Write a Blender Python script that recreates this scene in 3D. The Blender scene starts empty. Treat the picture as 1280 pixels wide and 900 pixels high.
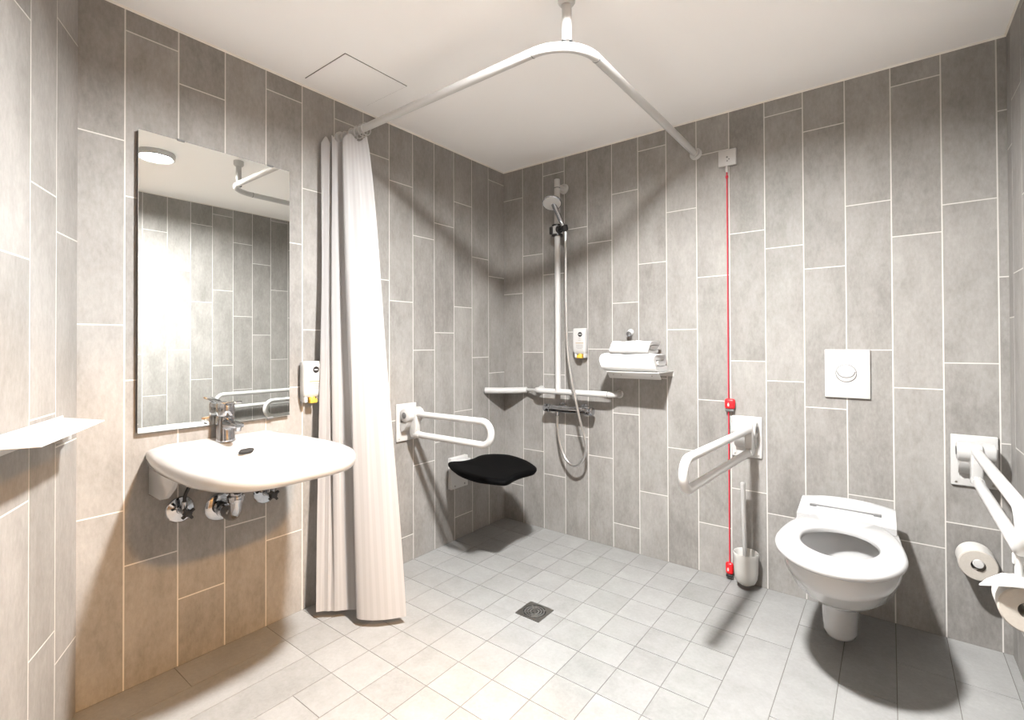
import bpy, bmesh, math, random
from mathutils import Vector, Matrix
random.seed(7)
SC = bpy.context.scene
COL = SC.collection
PI = math.pi
V = Vector

# ---------------------------------------------------------------- materials
def new_mat(name):
    m = bpy.data.materials.new(name); m.use_nodes = True
    nt = m.node_tree; b = nt.nodes['Principled BSDF']
    return m, nt, b

def simple(name, col, rough=.4, metal=0.0, noise=.03, scale=12, bump=0.0, coat=0.0, spec=.5, sss=0):
    m, nt, b = new_mat(name)
    N, L = nt.nodes, nt.links
    tc = N.new('ShaderNodeTexCoord'); nz = N.new('ShaderNodeTexNoise')
    nz.inputs['Scale'].default_value = scale; nz.inputs['Detail'].default_value = 4
    L.new(tc.outputs['Object'], nz.inputs['Vector'])
    mx = N.new('ShaderNodeMix'); mx.data_type = 'RGBA'
    a = [max(0, c * (1 - noise)) for c in col]; z = [min(1, c * (1 + noise)) for c in col]
    mx.inputs[6].default_value = (*a, 1); mx.inputs[7].default_value = (*z, 1)
    L.new(nz.outputs['Fac'], mx.inputs[0]); L.new(mx.outputs[2], b.inputs['Base Color'])
    b.inputs['Roughness'].default_value = rough; b.inputs['Metallic'].default_value = metal
    b.inputs['Specular IOR Level'].default_value = spec
    b.inputs['Coat Weight'].default_value = coat; b.inputs['Coat Roughness'].default_value = .04
    if bump:
        bp = N.new('ShaderNodeBump'); bp.inputs['Strength'].default_value = bump; bp.inputs['Distance'].default_value = .002
        L.new(nz.outputs['Fac'], bp.inputs['Height']); L.new(bp.outputs['Normal'], b.inputs['Normal'])
    return m

def tile_mat(name, dark, light, stretch, rough):
    """concrete look porcelain: cloudy patches, fine specks, each tile a touch different"""
    m, nt, b = new_mat(name)
    N, L = nt.nodes, nt.links
    tc = N.new('ShaderNodeTexCoord'); geo = N.new('ShaderNodeNewGeometry')
    off = N.new('ShaderNodeVectorMath'); off.operation = 'SCALE'
    comb = N.new('ShaderNodeCombineXYZ')
    for i in range(3): L.new(geo.outputs['Random Per Island'], comb.inputs[i])
    L.new(comb.outputs[0], off.inputs[0]); off.inputs['Scale'].default_value = 37.0
    add = N.new('ShaderNodeVectorMath'); add.operation = 'ADD'
    L.new(tc.outputs['Object'], add.inputs[0]); L.new(off.outputs[0], add.inputs[1])
    mp = N.new('ShaderNodeMapping'); mp.inputs['Scale'].default_value = stretch
    L.new(add.outputs[0], mp.inputs['Vector'])
    n1 = N.new('ShaderNodeTexNoise'); n1.inputs['Scale'].default_value = 5.5; n1.inputs['Detail'].default_value = 8; n1.inputs['Roughness'].default_value = .62
    n2 = N.new('ShaderNodeTexNoise'); n2.inputs['Scale'].default_value = 90; n2.inputs['Detail'].default_value = 5; n2.inputs['Roughness'].default_value = .7
    n3 = N.new('ShaderNodeTexNoise'); n3.inputs['Scale'].default_value = 17; n3.inputs['Detail'].default_value = 6; n3.inputs['Distortion'].default_value = .6
    for n in (n1, n2, n3): L.new(mp.outputs[0], n.inputs['Vector'])
    def math_(op, a, c, clamp=False):
        x = N.new('ShaderNodeMath'); x.operation = op; x.use_clamp = clamp
        for i, s in enumerate((a, c)):
            if isinstance(s, (int, float)): x.inputs[i].default_value = s
            else: L.new(s, x.inputs[i])
        return x.outputs[0]
    s = math_('ADD', math_('MULTIPLY', n1.outputs['Fac'], .85), math_('MULTIPLY', n2.outputs['Fac'], .62))
    s = math_('ADD', s, math_('MULTIPLY', n3.outputs['Fac'], .4))
    s = math_('ADD', s, math_('MULTIPLY', geo.outputs['Random Per Island'], .22))
    r = N.new('ShaderNodeMapRange'); r.inputs['From Min'].default_value = .70; r.inputs['From Max'].default_value = 1.38
    L.new(s, r.inputs['Value'])
    mx = N.new('ShaderNodeMix'); mx.data_type = 'RGBA'; mx.clamp_factor = True
    mx.inputs[6].default_value = (*dark, 1); mx.inputs[7].default_value = (*light, 1)
    L.new(r.outputs[0], mx.inputs[0]); L.new(mx.outputs[2], b.inputs['Base Color'])
    b.inputs['Roughness'].default_value = rough; b.inputs['Specular IOR Level'].default_value = .3
    bp = N.new('ShaderNodeBump'); bp.inputs['Strength'].default_value = .12; bp.inputs['Distance'].default_value = .001
    L.new(n2.outputs['Fac'], bp.inputs['Height']); L.new(bp.outputs['Normal'], b.inputs['Normal'])
    return m

M = {}
M['wall_tile'] = tile_mat('wall_tile', (.172, .163, .152), (.332, .320, .305), (1, 1, .45), .55)
M['floor_tile'] = tile_mat('floor_tile', (.190, .188, .182), (.285, .283, .277), (1, 1, 1), .5)
M['wall_grout'] = simple('wall_grout', (.56, .54, .51), .9, noise=.06, scale=60)
M['floor_grout'] = simple('floor_grout', (.12, .11, .10), .95, noise=.2, scale=40)
M['paint'] = simple('ceiling_paint', (.94, .935, .925), .9, noise=.012, scale=3)
M['sealant'] = simple('sealant', (.80, .77, .71), .7, noise=.02, scale=20)
M['ceramic'] = simple('white_ceramic', (.43, .428, .424), .12, noise=.006, scale=4, coat=.4)
M['seat_plastic'] = simple('white_seat_plastic', (.385, .385, .384), .25, noise=.005, scale=5)
M['white_plastic'] = simple('white_plastic', (.46, .457, .448), .35, noise=.008, scale=9)
M['white_metal'] = simple('white_coated_metal', (.48, .477, .468), .3, noise=.006, scale=9)
M['grey_plastic'] = simple('grey_plastic', (.13, .13, .13), .45, noise=.05)
M['cream_plastic'] = simple('cream_plastic', (.52, .51, .485), .4, noise=.02)
M['chrome'] = simple('polished_chrome', (.42, .43, .45), .06, 1.0, noise=.02)
M['steel'] = simple('brushed_steel', (.36, .35, .33), .38, 1.0, noise=.12, scale=50)
M['hose'] = simple('metal_hose', (.70, .70, .695), .28, 1.0, noise=.1, scale=80)
M['dark'] = simple('dark_cavity', (.015, .014, .013), .8, noise=.1)
M['black'] = simple('black_plastic', (.012, .012, .013), .38, noise=.2, scale=30)
M['black_seat'] = simple('black_foam', (.0012, .0012, .0014), .65, noise=.25, scale=70, bump=.1, spec=.06)
M['red'] = simple('red_plastic', (.72, .012, .018), .35, noise=.05)
M['red_cord'] = simple('red_cord', (.58, .02, .045), .6, noise=.1, scale=200)
M['yellow'] = simple('yellow_pump', (.62, .40, .055), .35, noise=.12)
M['print_tan'] = simple('print_tan', (.36, .27, .14), .6)
M['print_grey'] = simple('print_grey', (.26, .24, .23), .6)
M['paper'] = simple('tissue_paper', (.52, .505, .48), .95, noise=.03, scale=90, bump=.2)
M['paper_end'] = simple('tissue_paper_end', (.40, .37, .33), .95, noise=.08, scale=140, bump=.2)
M['towel'] = simple('white_terry', (.52, .518, .512), 1.0, noise=.04, scale=160, bump=.8)
M['line_grey'] = simple('seam_grey', (.11, .11, .11), .6)
M['corridor'] = simple('corridor_paint', (.30, .25, .19), .9)
M['corridor_floor'] = simple('corridor_floor', (.12, .09, .065), .8, noise=.1)
M['water'] = simple('toilet_water', (.10, .105, .105), .03, noise=.01)
M['mirror'] = simple('mirror_silver', (.86, .88, .86), .0, 1.0, noise=.0)
M['mirror_edge'] = simple('mirror_dark_edge', (.035, .027, .022), .3, noise=.1)

def curtain_mat():
    m, nt, b = new_mat('white_curtain_fabric')
    N, L = nt.nodes, nt.links
    uv = N.new('ShaderNodeUVMap'); sep = N.new('ShaderNodeSeparateXYZ'); L.new(uv.outputs[0], sep.inputs[0])
    mu = N.new('ShaderNodeMath'); mu.operation = 'MULTIPLY'; mu.inputs[1].default_value = 34; L.new(sep.outputs[0], mu.inputs[0])
    fr = N.new('ShaderNodeMath'); fr.operation = 'FRACT'; L.new(mu.outputs[0], fr.inputs[0])
    gt = N.new('ShaderNodeMath'); gt.operation = 'GREATER_THAN'; gt.inputs[1].default_value = .5; L.new(fr.outputs[0], gt.inputs[0])
    mx = N.new('ShaderNodeMix'); mx.data_type = 'RGBA'
    mx.inputs[6].default_value = (.425, .417, .416, 1); mx.inputs[7].default_value = (.455, .449, .449, 1)
    L.new(gt.outputs[0], mx.inputs[0]); L.new(mx.outputs[2], b.inputs['Base Color'])
    b.inputs['Roughness'].default_value = .75; b.inputs['Specular IOR Level'].default_value = .25
    tr = N.new('ShaderNodeBsdfTranslucent'); L.new(mx.outputs[2], tr.inputs[0])
    ms = N.new('ShaderNodeMixShader'); ms.inputs[0].default_value = .32
    out = N['Material Output']
    L.new(b.outputs[0], ms.inputs[1]); L.new(tr.outputs[0], ms.inputs[2]); L.new(ms.outputs[0], out.inputs[0])
    return m
M['curtain'] = curtain_mat()

def emit_mat(name, col, strength):
    m, nt, b = new_mat(name)
    b.inputs['Base Color'].default_value = (.8, .8, .8, 1)
    b.inputs['Emission Color'].default_value = (*col, 1); b.inputs['Emission Strength'].default_value = strength
    return m

# ---------------------------------------------------------------- mesh helpers
class MB:
    """collects shapes and links them as ONE mesh object"""
    def __init__(s, smooth=40): s.bm = bmesh.new(); s.smooth = smooth; s.mi = 0
    def face(s, vs):
        try:
            f = s.bm.faces.new(vs); f.material_index = s.mi; return f
        except ValueError: return None
    def box(s, c, d, bevel=0.0, seg=3, rot=None):
        bm2 = bmesh.new(); bmesh.ops.create_cube(bm2, size=1)
        for v in bm2.verts: v.co = V((v.co.x * d[0], v.co.y * d[1], v.co.z * d[2]))
        if bevel: bmesh.ops.bevel(bm2, geom=bm2.edges[:], offset=bevel, segments=seg, profile=.5, affect='EDGES')
        mt = Matrix.Translation(c)
        if rot is not None: mt = mt @ rot.to_4x4()
        s.merge(bm2, mt); return s
    def merge(s, bm2, mt=None):
        mp = {}
        for v in bm2.verts: mp[v] = s.bm.verts.new(mt @ v.co if mt is not None else v.co)
        for f in bm2.faces: s.face([mp[v] for v in f.verts])
        bm2.free()
    def rings(s, rr, close_start=True, close_end=True, closed=True):
        """loft through rings of equal point counts"""
        R = [[s.bm.verts.new(p) for p in r] for r in rr]
        n = len(R[0])
        for a, b in zip(R, R[1:]):
            for i in range(n if closed else n - 1):
                j = (i + 1) % n
                s.face([a[i], a[j], b[j], b[i]])
        if close_start: s.face(list(reversed(R[0])))
        if close_end: s.face(R[-1])
        return s
    def tube(s, path, r, n=14, caps=True):
        path = [V(p) for p in path]
        rs = r if isinstance(r, (list, tuple)) else [r] * len(path)
        t0 = (path[1] - path[0]).normalized()
        up = V((0, 0, 1)) if abs(t0.z) < .9 else V((1, 0, 0))
        x = t0.cross(up).normalized()
        rr = []
        for i, p in enumerate(path):
            if i == 0: t = path[1] - p
            elif i == len(path) - 1: t = p - path[i - 1]
            else: t = (path[i + 1] - p).normalized() + (p - path[i - 1]).normalized()
            t.normalize(); x = (x - t * x.dot(t)).normalized(); y = t.cross(x)
            rr.append([p + (x * math.cos(2 * PI * k / n) + y * math.sin(2 * PI * k / n)) * rs[i] for k in range(n)])
        return s.rings(rr, caps, caps)
    def lathe(s, prof, origin, axis=(0, 0, 1), n=28, caps=True):
        """prof: (radius, distance along axis)"""
        a = V(axis).normalized(); up = V((0, 0, 1)) if abs(a.z) < .9 else V((1, 0, 0))
        x = a.cross(up).normalized(); y = a.cross(x); o = V(origin)
        rr = [[o + a * h + (x * math.cos(2 * PI * k / n) + y * math.sin(2 * PI * k / n)) * max(r, 1e-5) for k in range(n)] for r, h in prof]
        return s.rings(rr, caps, caps)
    def prism(s, poly, fn0, fn1, bevel=0.0):
        """poly of 2D points; fn maps (u,v) to bottom / top 3D points"""
        bm2 = bmesh.new()
        a = [bm2.verts.new(fn0(*p)) for p in poly]; b = [bm2.verts.new(fn1(*p)) for p in poly]
        n = len(poly)
        for i in range(n): bm2.faces.new([a[i], a[(i + 1) % n], b[(i + 1) % n], b[i]])
        bm2.faces.new(list(reversed(a))); bm2.faces.new(b)
        bmesh.ops.recalc_face_normals(bm2, faces=bm2.faces[:])
        if bevel:
            ed = [e for e in bm2.edges if len(e.link_faces) == 2 and e.calc_face_angle(0) > .6]
            bmesh.ops.bevel(bm2, geom=ed, offset=bevel, segments=3, profile=.5, affect='EDGES')
        s.merge(bm2); return s
    def build(s, name, mats, parent=None, recalc=True):
        if recalc: bmesh.ops.recalc_face_normals(s.bm, faces=s.bm.faces[:])
        me = bpy.data.meshes.new(name); s.bm.to_mesh(me); s.bm.free()
        for m in (mats if isinstance(mats, (list, tuple)) else [mats]): me.materials.append(m)
        if s.smooth:
            me.polygons.foreach_set('use_smooth', [True] * len(me.polygons))
            me.set_sharp_from_angle(angle=math.radians(s.smooth))
        o = bpy.data.objects.new(name, me); COL.objects.link(o)
        if parent is not None:
            o.parent = parent
            root = parent
            mw = Matrix.Identity(4)
            chain = []
            while root is not None: chain.append(root); root = root.parent
            for p in reversed(chain): mw = mw @ (p.matrix_parent_inverse @ p.matrix_basis)
            o.matrix_parent_inverse = Matrix.Identity(4)
            if not getattr(s, 'local', False): o.matrix_basis = mw.inverted()
        return o

def LB(smooth=40):
    """a mesh whose coordinates are local to its parent"""
    m = MB(smooth); m.local = True; return m

def thing(name, loc, label, cat, rz=0.0, group=None):
    o = bpy.data.objects.new(name, None); COL.objects.link(o)
    o.empty_display_size = .05
    o.location = loc; o.rotation_euler = (0, 0, rz)
    return tag(o, label, cat, group)

def tag(o, label, cat, group=None):
    o['label'] = label; o['category'] = cat
    if group: o['group'] = group
    return o

def struct(o, label=None, cat=None):
    o['kind'] = 'structure'
    if label: o['label'] = label
    if cat: o['category'] = cat
    return o

def fillet(pts, r, seg=8):
    """round the corners of a polyline"""
    pts = [V(p) for p in pts]; out = [pts[0]]
    rs = r if isinstance(r, (list, tuple)) else [r] * (len(pts) - 2)
    for i in range(1, len(pts) - 1):
        a = (pts[i - 1] - pts[i]); b = (pts[i + 1] - pts[i])
        la, lb = a.length, b.length; a.normalize(); b.normalize()
        ang = a.angle(b)
        d = min(rs[i - 1] / math.tan(ang / 2), la * .49999, lb * .49999)
        rad = d * math.tan(ang / 2)
        c = pts[i] + (a + b).normalized() * (rad / math.sin(ang / 2))
        p0 = pts[i] + a * d - c; p1 = pts[i] + b * d - c
        tot = p0.angle(p1); ax = p0.cross(p1).normalized()
        for k in range(seg + 1):
            out.append(c + Matrix.Rotation(tot * k / seg, 3, ax) @ p0)
    out.append(pts[-1]); return out

def catmull(pts, n=8, closed=False):
    pts = [V(p) for p in pts]; m = len(pts); out = []
    for i in range(m if closed else m - 1):
        g = (lambda k: pts[k % m]) if closed else (lambda k: pts[min(max(k, 0), m - 1)])
        p0, p1, p2, p3 = g(i - 1), g(i), g(i + 1), g(i + 2)
        for k in range(n):
            t = k / n
            out.append(.5 * ((2 * p1) + (p2 - p0) * t + (2 * p0 - 5 * p1 + 4 * p2 - p3) * t * t + (3 * p1 - p0 - 3 * p2 + p3) * t ** 3))
    if not closed: out.append(pts[-1])
    return out

# ---------------------------------------------------------------- room
W, H, LY = 2.321, 2.23, -2.1095          # back wall width, ceiling, left wall length
TH = math.radians(28)                     # the third wall runs off at an angle
CE = V((math.cos(TH), -math.sin(TH), 0)); CN = V((math.sin(TH), math.cos(TH), 0))
C0 = V((0, LY, 0))
PIT = .153; TL = .6037; G = .0021         # tile pitch, tile length with joint, half joint

def tiled_wall(name, frame, edges, joints, label, hole=None):
    """frame(u, z, d) -> point, d = depth behind the tile face"""
    mb = MB(0)
    def slab(u0, u1, z0, z1, d0, d1):
        a = [mb.bm.verts.new(frame(u, z, d0)) for u, z in ((u0, z0), (u1, z0), (u1, z1), (u0, z1))]
        b = [mb.bm.verts.new(frame(u, z, d1)) for u, z in ((u0, z0), (u1, z0), (u1, z1), (u0, z1))]
        mb.face(a); mb.face(list(reversed(b)))
        for i in range(4): mb.face([a[i], b[i], b[(i + 1) % 4], a[(i + 1) % 4]])
    for k in range(len(edges) - 1):
        u0, u1 = edges[k], edges[k + 1]
        cuts = joints[k] if isinstance(joints[k], list) else [joints[k] + TL * q for q in range(-1, 5)]
        inh = hole and u0 > hole[0] - .01 and u1 < hole[1] + .01
        for za, zb in zip(cuts, cuts[1:]):
            z0, z1 = max(za, hole[2] if inh else 0), min(zb, H)
            if z1 - z0 > .012:
                slab(u0 + (G if k else 0), u1 - (G if k < len(edges) - 2 else 0), z0 + G * (z0 > 0), z1 - G * (z1 < H), 0, .006)
    mb.mi = 1
    if hole:
        slab(edges[0], hole[0], 0, H, .0003, .10); slab(hole[1], edges[-1], 0, H, .0003, .10); slab(hole[0], hole[1], hole[2], H, .0003, .10)
    else: slab(edges[0], edges[-1], 0, H, .0003, .10)
    return struct(mb.build(name, [M['wall_tile'], M['wall_grout']]), label, 'wall')

# left wall (mirror wall): plane x = 0, u runs towards the camera
Y0 = .1555
eA = [0] + [Y0 + PIT * k for k in range(13)] + [-LY]
jA = [.335, .435, .128, .58, .485, .132, .232, .33, .58, .339, .437, .232, [0, .402, 1.006, 1.6095, 2.155, 2.5], .583]
tiled_wall('wall_left', lambda u, z, d: (-d, -u, z), eA, jA, 'grey tiled wall carrying the mirror and washbasin')
X0 = .152
eB = [0] + [X0 + PIT * k for k in range(15)] + [W]
jB = [.23, .463, .331, .584, .485, .134, .335, .586, .238, .432, .344, .236, .486, .336, .438, .149]
tiled_wall('wall_back', lambda u, z, d: (u, d, z), eB, jB, 'grey tiled wall carrying the toilet and the shower fittings')
eD = [0, .080, .234] + [.388 + .1541 * k for k in range(19)] + [3.3437]
base = {1: .151, 2: .388, 3: .599, 4: .148, 5: .351, 6: .249, 7: .48, 8: .148, 9: .449}
jD = [base.get(k, (k * .237) % TL) for k in range(len(eD) - 1)]
tiled_wall('wall_right', lambda u, z, d: (W + d, -u, z), eD, jD, 'grey tiled wall at the right edge beside the toilet', (eD[10], eD[16], 2.03))
# the entrance beside the camera and the warm lit corridor behind it
dy0, dy1 = -eD[16], -eD[10]
mb = MB(0)
for y in (dy0 + .02, dy1 - .02): mb.box((W + .05, y, 1.015), (.13, .04, 2.03), .002)
mb.box((W + .05, (dy0 + dy1) / 2, 2.01), (.13, dy1 - dy0, .04), .002)
struct(mb.build('door_1', M['sealant']), 'pale door frame of the open entrance', 'door')
for nm, c, d in (('wall_corridor_back', (3.95, -1.9, 1.2), (.1, 3.0, 2.4)), ('wall_corridor_left', (3.2, -3.35, 1.2), (1.55, .1, 2.4)), ('wall_corridor_right', (3.2, -.45, 1.2), (1.55, .1, 2.4))):
    mb = MB(0); mb.box(c, d); struct(mb.build(nm, M['corridor']), 'warm beige corridor wall outside the entrance', 'wall')
mb = MB(0); mb.box((3.21, -1.9, -.0515), (1.58, 3.0, .1)); struct(mb.build('floor_corridor', M['corridor_floor']), 'brown corridor floor outside the entrance', 'floor')
mb = MB(0); mb.box((3.21, -1.9, 2.35), (1.58, 3.0, .1)); struct(mb.build('ceiling_corridor', M['paint']), 'corridor ceiling outside the entrance', 'ceiling')
t = thing('corridor_lamp', (3.15, -1.72, 2.30), 'round warm corridor ceiling lamp outside the entrance, out of view', 'lamp')
mb = LB(); mb.lathe([(.0, -.0), (.125, -.0), (.128, -.004), (.125, -.03), (.112, -.034), (.104, -.03), (0, -.030)], (0, 0, 0)); mb.build('housing', M['white_metal'], t)
mb = LB(); mb.lathe([(.0, -.031), (.102, -.031), (.100, -.036), (0, -.038)], (0, 0, 0)); mb.build('diffuser', emit_mat('corridor_lamp_diffuser', (1, .53, .17), 1450), t)
eC = [0] + [.149 + PIT * k for k in range(17)] + [2.6288]
jC = [.233, .329, .130] + [(.41 + .17 * k) % TL for k in range(3, 18)]
tiled_wall('wall_front', lambda u, z, d: C0 + CE * u - CN * d + V((0, 0, z)), eC, jC, 'grey tiled wall at the left edge carrying the white shelf')

def build_floor():
    mb = MB(0)
    def tile(x0, x1, y0, y1):
        g = .0011
        x0, x1, y0, y1 = x0 + g, x1 - g, y0 + g, y1 - g
        a = [mb.bm.verts.new(p) for p in ((x0, y0, 0), (x1, y0, 0), (x1, y1, 0), (x0, y1, 0))]
        b = [mb.bm.verts.new((p.co.x, p.co.y, -.006)) for p in a]
        mb.face(a)
        for i in range(4): mb.face([a[i], b[i], b[(i + 1) % 4], a[(i + 1) % 4]])
    ys = [0] + [-(Y0 + PIT * k) for k in range(10)]         # squares of the shower bay down to y = -1.532
    xs = [0] + [X0 + PIT * k for k in range(15)] + [W]
    hx0, hx1, hy0, hy1 = .731, .851, -.857, -.741           # opening for the drain
    rnd = random.Random(3)
    for i in range(len(xs) - 1):
        x0, x1 = xs[i], xs[i + 1]
        if i < 10:
            for j in range(len(ys) - 1):
                y1, y0 = ys[j], ys[j + 1]
                if x1 > hx0 and x0 < hx1 and y1 > hy0 and y0 < hy1:      # cut around the drain
                    g = .0011
                    gx = sorted({x0 + g, x1 - g, min(max(hx0, x0 + g), x1 - g), min(max(hx1, x0 + g), x1 - g)})
                    gy = sorted({y0 + g, y1 - g, min(max(hy0, y0 + g), y1 - g), min(max(hy1, y0 + g), y1 - g)})
                    for xa, xb in zip(gx, gx[1:]):
                        for ya, yb in zip(gy, gy[1:]):
                            if not (hx0 - 1e-6 <= xa and xb <= hx1 + 1e-6 and hy0 - 1e-6 <= ya and yb <= hy1 + 1e-6):
                                mb.face([mb.bm.verts.new(p) for p in ((xa, ya, 0), (xb, ya, 0), (xb, yb, 0), (xa, yb, 0))])
                else: tile(x0, x1, y0, y1)
            st = {0: -1.848, 1: -2.6, 2: -2.3, 3: -1.669}.get(i, -1.532 - rnd.choice((.15, .3, .45, .6)))
            y = -1.532; nx = st
        else:
            st = {10: -.44, 11: -.241, 12: -.55}.get(i, -rnd.choice((.15, .3, .45, .6)))
            y = 0; nx = st
        while y > -3.4:
            nx2 = max(nx, -3.4); tile(x0, x1, nx2, y); y = nx2; nx = y - TL
    mb.mi = 1
    mb.box(((W + .1) / 2 - .05, -1.65, -.0515), (W + .2, 3.7, .1))
    return struct(mb.build('floor', [M['floor_tile'], M['floor_grout']]), 'pale grey floor of small square tiles in the shower bay and planks around', 'floor')
build_floor()
cb = MB(0); cb.box((W / 2, -1.65, H + .05), (W + .2, 3.7, .1))
struct(cb.build('ceiling', M['paint']), 'plain off white ceiling', 'ceiling')
# sealant bead where walls meet the ceiling
for i, (a, b, n) in enumerate((((0, 0), (0, LY), (1, 0)), ((0, 0), (W, 0), (0, -1)), ((W, 0), (W, -3.34), (-1, 0)))):
    mb = MB(0); q = .006
    a3, b3, n3 = V((*a, H)), V((*b, H)), V((*n, 0))
    mb.rings([[p, p + n3 * q, p - V((0, 0, q))] for p in (a3, b3)])
    struct(mb.build('trim_%d' % (i + 1), M['sealant']), 'pale sealant bead along the top of the %s wall' % ('left', 'back', 'right')[i], 'trim')

# access panel in the ceiling
t = thing('access_panel', (.203, -1.25, H), 'square flush access panel in the ceiling above the curtain', 'panel')
mb = LB(0); mb.box((0, 0, -.0008), (.284, .302, .0016)); mb.build('shadow_gap', M['line_grey'], t)
mb = LB(0); mb.box((0, 0, -.0016), (.279, .297, .0032)); mb.build('panel', M['paint'], t)

# ---------------------------------------------------------------- ceiling lamp (just outside the frame, seen in the mirror)
LAMP = V((1.41, -1.50, H))
t = thing('ceiling_light', LAMP, 'round white ceiling light, its glow caught in the top left of the mirror', 'lamp')
mb = LB(); mb.lathe([(0, 0), (.092, 0), (.094, -.004), (.092, -.031), (.086, -.034), (.080, -.032)], (0, 0, 0), caps=False); mb.build('housing', M['white_metal'], t)
mb = LB(); mb.lathe([(.080, -.032), (.079, -.012), (0, -.010)], (0, 0, 0), caps=False); mb.build('baffle', M['black'], t)['label'] = 'dark inner baffle'
mb = LB(); mb.lathe([(.0, -.0125), (.076, -.0125), (.076, -.0150), (0, -.0150)], (0, 0, 0)); mb.build('diffuser', emit_mat('lamp_diffuser', (1, .992, .98), 2800), t)

# ---------------------------------------------------------------- washbasin
BY = -1.704
def basin_outline(k, n, sx=1.0, sy=1.0, back=0.0, cx=0.0):
    """right half control points (x, dy) mirrored; k-th of n points around"""
    return None
half = [(0, .245), (.12, .262), (.26, .270), (.40, .266), (.50, .243), (.555, .212), (.592, .168), (.610, .115), (.616, .06), (.617, 0)]
hs = catmull([(x, d, 0) for x, d in half], 6)
hs = [(p.x * 1.008, p.y * .94) for p in hs]
OUT = [(x, d) for x, d in hs] + [(x, -d) for x, d in reversed(hs[:-1])]      # open at the back, starts at wall right
nb = 9
OUT += [(0, (-.245 + .49 * k / nb) * .94) for k in range(1, nb)]
NB = len(OUT)
def scaled(f, cx, cz, wall=True, fy=None):
    fy = fy or f
    r = []
    for x, d in OUT:
        xx = cx + (x - cx) * f
        if wall: xx = max(xx, 0)
        r.append(V((xx, BY + d * fy, cz)))
    return r
def ellring(cx, ax, ay, z):
    """same angular order as OUT, an ellipse"""
    r = []
    for x, d in OUT:
        a = math.atan2(d / .268, (x - .33) / .32)
        r.append(V((cx + ax * math.cos(a), BY + ay * math.sin(a), z)))
    return r
def rim(off, z):
    r = []
    for x, d in OUT:
        v = V((x - .31, d, 0)); l = v.length
        v = v * ((l - off) / l)
        r.append(V((max(v.x + .31, .0 if x > .001 else 0), BY + v.y, z)))
        if x <= .001: r[-1].x = 0
    return r
t = thing('washbasin', (0, BY, .60), 'wide white ceramic washbasin mounted on the left wall below the mirror', 'sink')
mb = MB(50)
def lip(rr, h):
    for p in rr:
        if p.x < .09 and abs(p.y - BY) < .215: p.z += h * (1 - p.x / .09)
    return rr
R = [ellring(.135, .05, .05, .630), ellring(.14, .09, .11, .636), ellring(.17, .135, .16, .660), ellring(.22, .19, .20, .690), ellring(.28, .25, .228, .712)]
R += [rim(.026, .715), rim(.010, .718), rim(.002, .728), rim(0, .744), rim(.003, .757), rim(.010, .765), lip(rim(.022, .769), .010)]
R += [ellring(.335, .248, .220, .766), ellring(.335, .236, .208, .760), ellring(.335, .205, .175, .742), ellring(.31, .15, .14, .705), ellring(.27, .09, .085, .672), ellring(.22, .028, .028, .660)]
mb.rings(R)
# skirt below the rim against the wall
sk = [(0, .616), (.11, .619), (.150, .632), (.205, .672), (.235, .715), (.235, .735), (0, .735)]
for s in (-1, 1):
    pass
mb.prism(sk, lambda u, v: V((u, BY - .222, v)), lambda u, v: V((u, BY - .203, v)), .006)
mb.prism(sk, lambda u, v: V((u, BY + .222, v)), lambda u, v: V((u, BY + .203, v)), .006)
mb.build('basin', M['ceramic'], t)
mb = MB(); mb.lathe([(0, 0), (.026, 0), (.028, .003), (.02, .006), (0, .0065)], (.22, BY, .6605)); mb.build('drain_plug', M['chrome'], t)['label'] = 'chrome drain plug'
# overflow slot on the back of the bowl
ov = MB()
oc = V((.150, BY + .03, .742)); on = V((.75, 0, .66)).normalized(); ou = V((0, 1, 0)); ow = on.cross(ou)
pts = [oc + on * .004 + ou * (.020 * math.cos(a) + (.012 if math.cos(a) > 0 else -.012)) * .8 + ow * .0075 * math.sin(a) for a in [2 * PI * k / 24 for k in range(24)]]
ov.rings([[p - on * .012 for p in pts], pts]); ov.build('overflow_slot', M['dark'], t)

# faucet
t = thing('basin_faucet', (.052, BY, .771), 'chrome single lever faucet standing on the washbasin', 'faucet')
mb = LB(); mb.lathe([(0, 0), (.0325, 0), (.033, .004), (.031, .012), (.030, .06), (.029, .088), (.025, .092), (0, .093)], (0, 0, 0)); mb.build('body', M['chrome'], t)
mb = LB(50)
def rr4(x, w, z0, z1):
    n = 16; r = []
    for k in range(n):
        a = 2 * PI * k / n; c, s_ = math.cos(a), math.sin(a)
        r.append(V((x, w * math.copysign(abs(c) ** .6, c), (z0 + z1) / 2 + (z1 - z0) / 2 * math.copysign(abs(s_) ** .6, s_))))
    return r
mb.rings([rr4(.0, .022, .036, .084), rr4(.03, .021, .044, .083), rr4(.07, .019, .053, .078), rr4(.105, .018, .056, .074), rr4(.112, .015, .059, .071)])
mb.lathe([(0, 0), (.0115, 0), (.012, .012), (0, .0125)], (.098, 0, .046)); mb.build('spout', M['chrome'], t)
mb = LB(); mb.lathe([(.0, .091), (.0265, .092), (.0285, .096), (.029, .131), (.0265, .137), (0, .139)], (0, 0, 0))
mb.build('cartridge_cap', M['chrome'], t)
mb = LB(); mb.box((.05, 0, .142), (.10, .028, .008), .0035, rot=Matrix.Rotation(-.12, 3, 'Y')); mb.build('lever', M['chrome'], t)

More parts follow.
